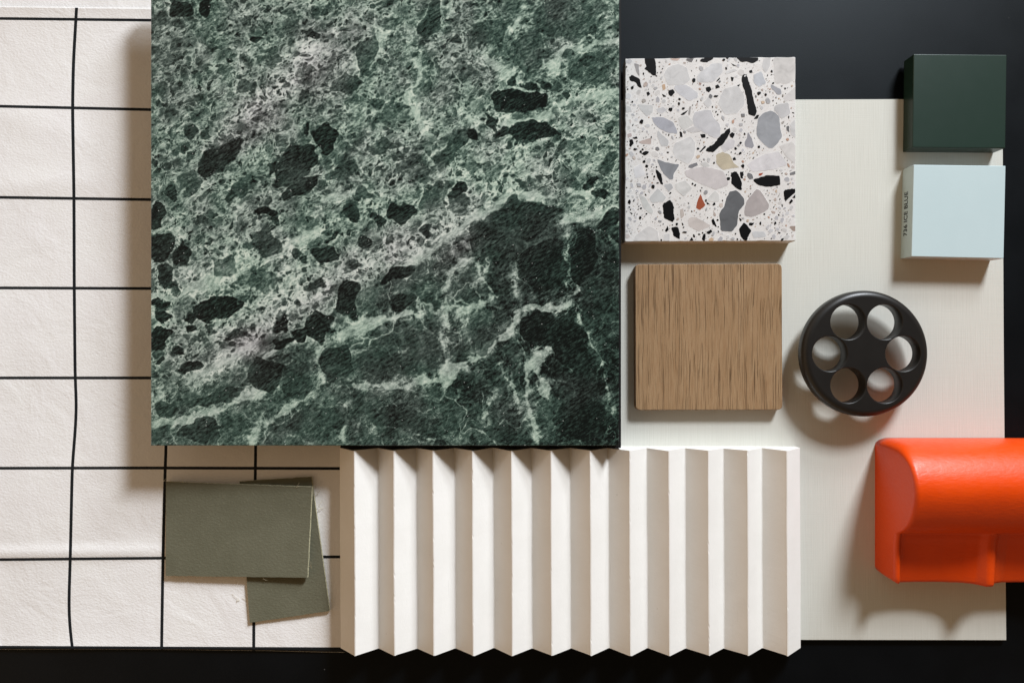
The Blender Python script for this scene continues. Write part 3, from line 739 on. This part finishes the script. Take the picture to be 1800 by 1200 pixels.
    for si, (c_, q, isbig) in enumerate(shapes):
        if isbig:
            qq = []
            for i in range(len(q)):
                a = Vector(q[i]); b = Vector(q[(i + 1) % len(q)]); L_ = (b - a).length; m = max(2, int(L_ / 9)); nrm = Vector((b.y - a.y, a.x - b.x)).normalized()
                dark = c_[0] < 60
                for k in range(m):
                    t = k / m; j = random.gauss(0, 1.3 if dark else 0.7) if k else 0
                    if k == 0: p = a.lerp(Vector(q[i - 1]), 0.07).lerp(a.lerp(b, 0.07), 0.5)
                    else: p = a.lerp(b, t) + nrm * j
                    qq.append((min(max(p.x, 62), 1005), min(max(p.y, 72 if p.x < 500 else 67), 1086)))
            q = qq
        b0 = len(verts); z = tz + 0.10 + 0.0006 * si
        q = [(min(max(p[0], 63), 1004), min(max(p[1], 73 if p[0] < 500 else 68), 1085)) for p in q]
        for p in q: r_ = zc(*p); verts.append((r_[0], r_[1], z))
        faces.append(tuple(range(b0, b0 + len(q)))); mi.append(1); j = random.uniform(0.93, 1.06); l = s2l(c_); j *= 0.77 if c_[0] > 185 else 0.8; colr.append((l[0] * j, l[1] * j, l[2] * j, 1))
    o3 = W(c[0], c[1], bz); me = bpy.data.meshes.new('terrazzo_tile')
    me.from_pydata([tuple(W(*v_) - o3) for v_ in verts], [], faces)
    for m in (M_tz, M_tzc, M_tzs): me.materials.append(m)
    me.polygons.foreach_set('material_index', mi)
    # every top face must look up
    bm = bmesh.new(); bm.from_mesh(me); bm.faces.ensure_lookup_table()
    cl = bm.loops.layers.float_color.new('chip_colour')
    for i, f_ in enumerate(bm.faces):
        for lp in f_.loops: lp[cl] = colr[i]
    for f_ in bm.faces:
        ctr = f_.calc_center_median()
        if f_.normal.z < -0.5 and ctr.z > 0.001: f_.normal_flip()
        elif abs(f_.normal.z) < 0.99 and (f_.normal.x * ctr.x + f_.normal.y * ctr.y) < 0: f_.normal_flip()
    bmesh.ops.triangulate(bm, faces=[f_ for f_ in bm.faces if len(f_.verts) > 4])
    bm.to_mesh(me); bm.free()
    o = bpy.data.objects.new('terrazzo_tile', me); col.objects.link(o); o.location = o3
    return o
o = build_terrazzo()
tag(o, 'white terrazzo tile with black, grey and rust stone chips beside the marble', 'terrazzo tile')

# ------------------------------------------------------------------ wood sample
wz = 26.0
wc = [real(1116.5, 464.5, wz), real(1374.5, 463.5, wz), real(1375.5, 720, wz), real(1117.5, 720.5, wz)]
ol = rounded(wc, 8.5, 7)
n = len(ol)
v = []; f = []; mi = []
cc = (sum(p[0] for p in ol) / n, sum(p[1] for p in ol) / n)
for d, z in ((0.9, wz), (0.2, wz - 0.5), (0, wz - 1.2), (0, bz)):
    for p in ol: v.append((cc[0] + (p[0] - cc[0]) * (1 - d / 125), cc[1] + (p[1] - cc[1]) * (1 - d / 125), z))
for l in range(3):
    for i in range(n): f.append((l * n + i, l * n + (i + 1) % n, (l + 1) * n + (i + 1) % n, (l + 1) * n + i)); mi.append(1 if l else 0)
f.append(tuple(range(n))); mi.append(0); f.append(tuple(range(3 * n, 4 * n))); mi.append(1)
o = link_mesh('wood_sample', v, f, [M_wood, M_woodside], mat_idx=mi)
tag(o, 'square brown oak sample with rounded corners and vertical grain below the terrazzo tile', 'wood sample')

# ------------------------------------------------------------------ two paint chips
gz = 40.0
gc = [real(1606, 95, gz), real(1770, 96.5, gz), real(1767.5, 261, gz), real(1604, 259.5, gz)]
o = prism('color_sample', gc, bz, gz, M_green); bevel(o, 1.6, 3)
tag(o, 'dark green block-shaped colour sample at the upper right, above the pale blue one', 'color sample')
iz = 44.0
ic = [real(1606, 289.5, iz), real(1768, 291.5, iz), real(1764.5, 454.5, iz), real(1602, 451, iz)]
root = empty('color_sample', sum(p[0] for p in ic) / 4, sum(p[1] for p in ic) / 4, bz)
tag(root, 'pale ice blue block-shaped colour sample with black print on its left side', 'color sample')
o = prism('block', ic, bz, iz, M_ice, parent=root); bevel(o, 1.3, 3)
cu = bpy.data.curves.new('lettering', 'FONT'); cu.body = '736 ICE BLUE'; cu.size = 1.0; cu.offset = 0.012; cu.extrude = 0.01; cu.resolution_u = 4
to = bpy.data.objects.new('tmp', cu); col.objects.link(to)
bpy.context.view_layer.update()
me = bpy.data.meshes.new_from_object(to.evaluated_get(bpy.context.evaluated_depsgraph_get()))
bpy.data.objects.remove(to)
xs = [q.co.x for q in me.vertices]; ys = [q.co.y for q in me.vertices]
w_ = max(xs) - min(xs); h_ = max(ys) - min(ys)
# baseline runs up the photo along the block's left side, tops of letters towards the board
pa = Vector(ic[3]); pb_ = Vector(ic[0]); dr = (pb_ - pa).normalized(); out = Vector((-1, 0))
st = pa + dr * (38.0)          # 736 starts here
LEN, HGT, ZB = 76.0, 11.5, 28.5
for q in me.vertices:
    u = (q.co.x - min(xs)) / w_ * LEN; h = (q.co.y - min(ys)) / h_ * HGT; dpt = q.co.z
    p = st + dr * u
    q.co = W(p.x - 0.25 - dpt * 8, p.y, ZB - h) - root.location
me.materials.clear(); me.materials.append(M_ink)
lt = bpy.data.objects.new('lettering', me); col.objects.link(lt); lt.parent = root

# ------------------------------------------------------------------ black wheel
wx, wy = 1495.5, 620.5
root = empty('round_knob', wx, wy, bz)
tag(root, 'matt black round knob pierced by six holes, standing raised on the cream board', 'knob')
def build_plate():
    z0, z1 = 30.0, 58.0
    Rt, Rh, rr = 95.0, 29.6, 61.5
    NO, NH = 160, 56
    bm = bmesh.new()
    def ringv(cx, cy, r, z, n, ph=0): return [bm.verts.new(W(cx + r * math.cos(ph + 2 * math.pi * k / n), cy + r * math.sin(ph + 2 * math.pi * k / n), z) - root.location) for k in range(n)]
    def bridge(a, b):
        n = len(a)
        for k in range(n): bm.faces.new((a[k], a[(k + 1) % n], b[(k + 1) % n], b[k]))
    # outer lathe, top to bottom
    prof = [(Rt, z1)]
    for k in range(1, 11):
        a = k / 10 * math.pi / 2; prof.append((Rt + 11.5 * math.sin(a), z1 - 11 * (1 - math.cos(a))))
    prof += [(106.5, z0 + 7)]
    for k in range(1, 5):
        a = k / 4 * math.pi / 2; prof.append((106.5 - 6 * (1 - math.cos(a)), z0 + 7 - 7 * math.sin(a)))
    rings = [ringv(wx, wy, r, z, NO) for r, z in prof]
    for a, b in zip(rings[:-1], rings[1:]): bridge(a, b)
    tops = []; bots = []
    for i in range(6):
        a = math.radians(60 * i); cx, cy = wx + rr * math.cos(a), wy + rr * math.sin(a)
        hp = [(Rh + 1.3, z1), (Rh + 0.45, z1 - 0.35), (Rh, z1 - 1.2), (Rh, z0 + 1.2), (Rh + 1.0, z0)]
        hr = [ringv(cx, cy, r, z, NH) for r, z in hp]
        for p, q in zip(hr[:-1], hr[1:]): bridge(p, q)
        tops.append(hr[0]); bots.append(hr[-1])
    def fill(loops):
        es = []
        for lp in loops:
            n = len(lp)
            for k in range(n):
                e = bm.edges.get((lp[k], lp[(k + 1) % n])) or bm.edges.new((lp[k], lp[(k + 1) % n])); es.append(e)
        bmesh.ops.triangle_fill(bm, use_beauty=True, use_dissolve=False, edges=es)
    fill([rings[0]] + tops); fill([rings[-1]] + bots)
    bmesh.ops.recalc_face_normals(bm, faces=bm.faces)
    for f_ in bm.faces: f_.smooth = abs(f_.normal.z) < 0.9999
    me = bpy.data.meshes.new('plate'); bm.to_mesh(me); bm.free(); me.materials.append(M_black)
    o = bpy.data.objects.new('plate', me); col.objects.link(o); o.parent = root
build_plate()
N = 48; v = [(wx + 20 * math.cos(2 * math.pi * k / N), wy + 20 * math.sin(2 * math.pi * k / N), z) for z in (bz + 0.02, 29.9) for k in range(N)]
f = [tuple(range(N)), tuple(range(N, 2 * N))] + [(k, (k + 1) % N, N + (k + 1) % N, N + k) for k in range(N)]
link_mesh('hub', v, f, M_black, parent=root)

# ------------------------------------------------------------------ orange moulded piece
def build_orange():
    X0 = 1534.0
    def ledge(x):
        return float(np.interp(x, [1534, 1541, 1544, 1552, 1580, 1620, 1655, 1674, 1686, 1696, 1706, 1725, 1800, 1850, 1880, 1900, 2300], [77, 77, 66, 58, 55, 55, 59, 66, 80, 79, 64, 57, 55, 65, 80, 62, 58]))
    def sections(x):
        d = x - X0; r = 7.0
        ins = r - math.sqrt(max(0, r * r - (r - min(d, r)) ** 2)) if d < r else 0.0     # rounded end
        rc = 24.0; insy = rc - math.sqrt(max(0, rc * rc - (rc - min(d, rc)) ** 2)) if d < rc else 0.0   # plan corner
        zl = ledge(x); ramp_ = 20 * min(1, max(0, (x - 1541) / 6)) * max(0, min(1, (84 - zl) / 38))
        P = [(768, bz), (767, 30), (767, 62), (769.5, 84), (775, 99), (782, 110), (790, 119), (800, 127), (811, 133.5), (822, 138), (833, 140), (844, 139.5),
             (855, 137), (866, 133), (877, 128), (888, 121.5), (897, 114), (905, 104), (911, 94), (914.5, 87), (917, min(zl + ramp_ + 3, 86))]
        yl0, yl1 = 921.0, 1000.0
        for k in range(9):
            y = yl0 + (yl1 - yl0) * k / 8; P.append((y, zl + ramp_ * (1 - k / 8) + 3.0 * math.exp(-(y - yl0) / 6)))
        P += [(1003.0, zl - 1.0), (1005.2, zl - 3.2), (1006.2, zl - 7), (1006.5, zl - 20), (1006.5, 30), (1005, bz)]
        out = []
        for y, z in P:
            yy = y; zz = z
            lowf = 1.0
            if y < 800: yy = y + insy * 0.55 * min(1, (800 - y) / 33)
            elif y > 985: yy = y - insy * 0.6 * min(1, (y - 985) / 22)
            zz = max(bz, z - ins * (1.0 if z > 20 else 0))
            out.append((yy, zz))
        return out
    xs = [X0 + 7 * (1 - math.cos(a)) for a in np.linspace(0, math.pi / 2, 7)]
    xs += list(np.arange(X0 + 8.0, 1560, 1.5)) + list(np.arange(1560, 1740, 3.0)) + list(np.arange(1740, 2060, 8.0))
    verts = []; faces = []
    n = len(sections(xs[0]))
    for x in xs:
        for y, z in sections(x): verts.append((x, y, z))
    for j in range(len(xs) - 1):
        for i in range(n - 1): faces.append((j * n + i, j * n + i + 1, (j + 1) * n + i + 1, (j + 1) * n + i))
        faces.append((j * n + n - 1, j * n, (j + 1) * n, (j + 1) * n + n - 1))
    faces.append(tuple(range(n))); faces.append(tuple((len(xs) - 1) * n + i for i in range(n)))
    o = link_mesh('orange_moulding', verts, faces, M_orange, smooth=True)
    me = o.data
    bm = bmesh.new(); bm.from_mesh(me)
    for f_ in bm.faces:
        if len(f_.verts) > 4: f_.smooth = False
    bm.to_mesh(me); bm.free()
    return o
o = build_orange()
tag(o, 'bright orange moulded piece with a rounded back and scooped ledge at the right edge', 'moulding')

# ------------------------------------------------------------------ olive cards
def fibres(parent, base_list):
    for (x, y, z, L, a) in base_list:
        n = 7; pts = []
        for k in range(n):
            t = k / (n - 1); aa = a + 0.9 * t * (1 if random.random() > .3 else -1)
            pts.append((x + L * t * math.cos(aa), y - L * t * math.sin(aa), z + 1.5 * math.sin(t * 3.1)))
        v = []; f = []
        for p in pts:
            for q in range(3): v.append((p[0] + 0.22 * math.cos(q * 2.1), p[1] + 0.22 * math.sin(q * 2.1), p[2] + 0.22 * math.sin(q * 2.1 + 1)))
        for k in range(n - 1):
            for q in range(3): f.append((k * 3 + q, k * 3 + (q + 1) % 3, k * 3 + 3 + (q + 1) % 3, k * 3 + 3 + q))
        link_mesh('fibre', v, f, M_fibre, parent=parent)
def card(name, img, ztop, th, label):
    n0 = 4; dens = []; zt = []
    for i in range(4):
        a = img[i]; b = img[(i + 1) % 4]; za = ztop[i]; zb_ = ztop[(i + 1) % 4]
        L = math.hypot(b[0] - a[0], b[1] - a[1]); m = int(L / 7)
        for k in range(m):
            t = k / m; z = za + (zb_ - za) * t
            x = a[0] + (b[0] - a[0]) * t; y = a[1] + (b[1] - a[1]) * t
            j = 0 if k == 0 else random.gauss(0, 0.22)
            p = real(x + j * 0.5, y + j, z); dens.append(p); zt.append(z)
    n = len(dens)
    root = empty(name, sum(p[0] for p in dens) / n, sum(p[1] for p in dens) / n, min(zt) - th)
    tag(root, label, 'card', 'olive card offcuts on the grid paper')
    v = [(p[0], p[1], z) for p, z in zip(dens, zt)] + [(p[0], p[1], z - th) for p, z in zip(dens, zt)]
    f = [tuple(range(n)), tuple(range(n, 2 * n))]
    link_mesh('sheet', v[:n] + [(p[0], p[1], z - 1.0) for p, z in zip(dens, zt)], [tuple(range(n)), tuple(range(n, 2 * n))[::-1]] + [(i, (i + 1) % n, n + (i + 1) % n, n + i) for i in range(n)], M_card, parent=root)
    v2 = [(p[0], p[1], z - 1.02) for p, z in zip(dens, zt)] + [(p[0], p[1], z - th) for p, z in zip(dens, zt)]
    # the core stands a hair proud where the blade crushed the edge
    c = Vector((sum(p[0] for p in dens) / n, sum(p[1] for p in dens) / n))
    v2 = [(c.x + (q[0] - c.x) * 1.006, c.y + (q[1] - c.y) * 1.002, q[2]) for q in v2]
    link_mesh('core', v2, [tuple(range(n)), tuple(range(n, 2 * n))[::-1]] + [(i, (i + 1) % n, n + (i + 1) % n, n + i) for i in range(n)], M_edge, parent=root)
    return root
c2 = card('card_sample', [(421, 846), (547, 838), (579, 1073), (439, 1094)], [8.5, 8.5, 8.5, 8.5], 5.0, 'olive green card lying tilted underneath the other olive card')
fibres(c2, [(*real(556, 862, 8), 7, 8, -0.8), (*real(557, 885, 8), 6, 10, -0.4), (*real(560, 890, 8), 5, 9, -1.0), (*real(578, 1056, 8), 5, 9, 0.1), (*real(432, 1050, 8), 4, 8, -2.0), (*real(415, 1060, 3), 3, 18, 1.1)])
c1 = card('card_sample', [(292, 846.5), (548, 855.5), (540, 1014.5), (291.5, 1011.5)], [10.5, 18, 19, 9], 5.0, 'olive green card lying on top of the other, pale cut edge at right')
fibres(c1, [(*real(294, 846, 11), 11, 8, 2.3), (*real(318, 846, 12), 12, 9, 0.3), (*real(527, 855, 17), 17.6, 7, 2.6), (*real(541, 996, 18), 16, 10, 0.2), (*real(462, 1014, 15), 12, 9, -1.6)])

# ------------------------------------------------------------------ light
def area(name, pos, target, size, power, colr, linear=True):
    l = bpy.data.lights.new(name, 'AREA'); l.shape = 'RECTANGLE'; l.size = size[0] * S; l.size_y = size[1] * S; l.energy = power; l.color = colr
    o = bpy.data.objects.new(name, l); col.objects.link(o); o.location = W(*pos)
    d = W(*target) - o.location; o.rotation_euler = d.to_track_quat('-Z', 'Y').to_euler()
    if linear:
        l.use_nodes = True; nt = l.node_tree; em = nt.nodes['Emission']
        fo = nt.nodes.new('ShaderNodeLightFalloff'); fo.inputs['Strength'].default_value = 1.0
        nt.links.new(fo.outputs['Constant'], em.inputs['Strength'])
    return o
area('window_light', (2360, -1680, 1690), (900, 600, 0), (560, 520), 12.6, (0.955, 1.0, 1.055))
area('window_light_low', (2450, -1900, 1150), (900, 600, 0), (700, 400), 4.6, (0.92, 0.99, 1.06))

w = bpy.data.worlds.new('World'); sc.world = w; w.use_nodes = True
nt = w.node_tree; bg = nt.nodes['Background']
tc = nt.nodes.new('ShaderNodeTexCoord'); sp = nt.nodes.new('ShaderNodeSeparateXYZ'); nt.links.new(tc.outputs['Generated'], sp.inputs[0])
def mr(src, a, b, c, d):
    m = nt.nodes.new('ShaderNodeMapRange'); m.interpolation_type = 'SMOOTHSTEP'; nt.links.new(src, m.inputs['Value'])
    m.inputs['From Min'].default_value = a; m.inputs['From Max'].default_value = b; m.inputs['To Min'].default_value = c; m.inputs['To Max'].default_value = d
    return m.outputs['Result']
def mul(a, b, op='MULTIPLY'):
    m = nt.nodes.new('ShaderNodeMath'); m.operation = op
    for i, q in enumerate((a, b)):
        if isinstance(q, float): m.inputs[i].default_value = q
        else: nt.links.new(q, m.inputs[i])
    return m.outputs[0]
zen = mr(sp.outputs['Z'], 0.55, 0.90, 1.0, 0.20)         # room is dark straight overhead (photographer)
north = mr(sp.outputs['Y'], -0.2, 0.9, 0.0, 1.0)
amb = mul(mul(zen, 0.38), mr(sp.outputs['X'], -0.8, 0.7, 1.9, 0.65))
mx = nt.nodes.new('ShaderNodeMix'); mx.data_type = 'RGBA'; nt.links.new(north, mx.inputs[0])
mx.inputs[6].default_value = (1.0, 0.66, 0.37, 1); mx.inputs[7].default_value = (0.95, 0.80, 0.64, 1)
nt.links.new(mx.outputs[2], bg.inputs['Color']); nt.links.new(amb, bg.inputs['Strength'])

# ------------------------------------------------------------------ camera
cam = bpy.data.cameras.new('camera'); co = bpy.data.objects.new('camera', cam); col.objects.link(co)
co.location = (0, 0, H * S); co.rotation_euler = (0, 0, 0)
cam.sensor_width = 36; cam.lens = 36 * H / 1800; cam.clip_start = 0.01; cam.clip_end = 50
sc.camera = co
sc.view_settings.view_transform = 'Standard'; sc.view_settings.look = 'None'; sc.view_settings.exposure = 0; sc.view_settings.gamma = 1
sc.render.resolution_x = 1024; sc.render.resolution_y = 682
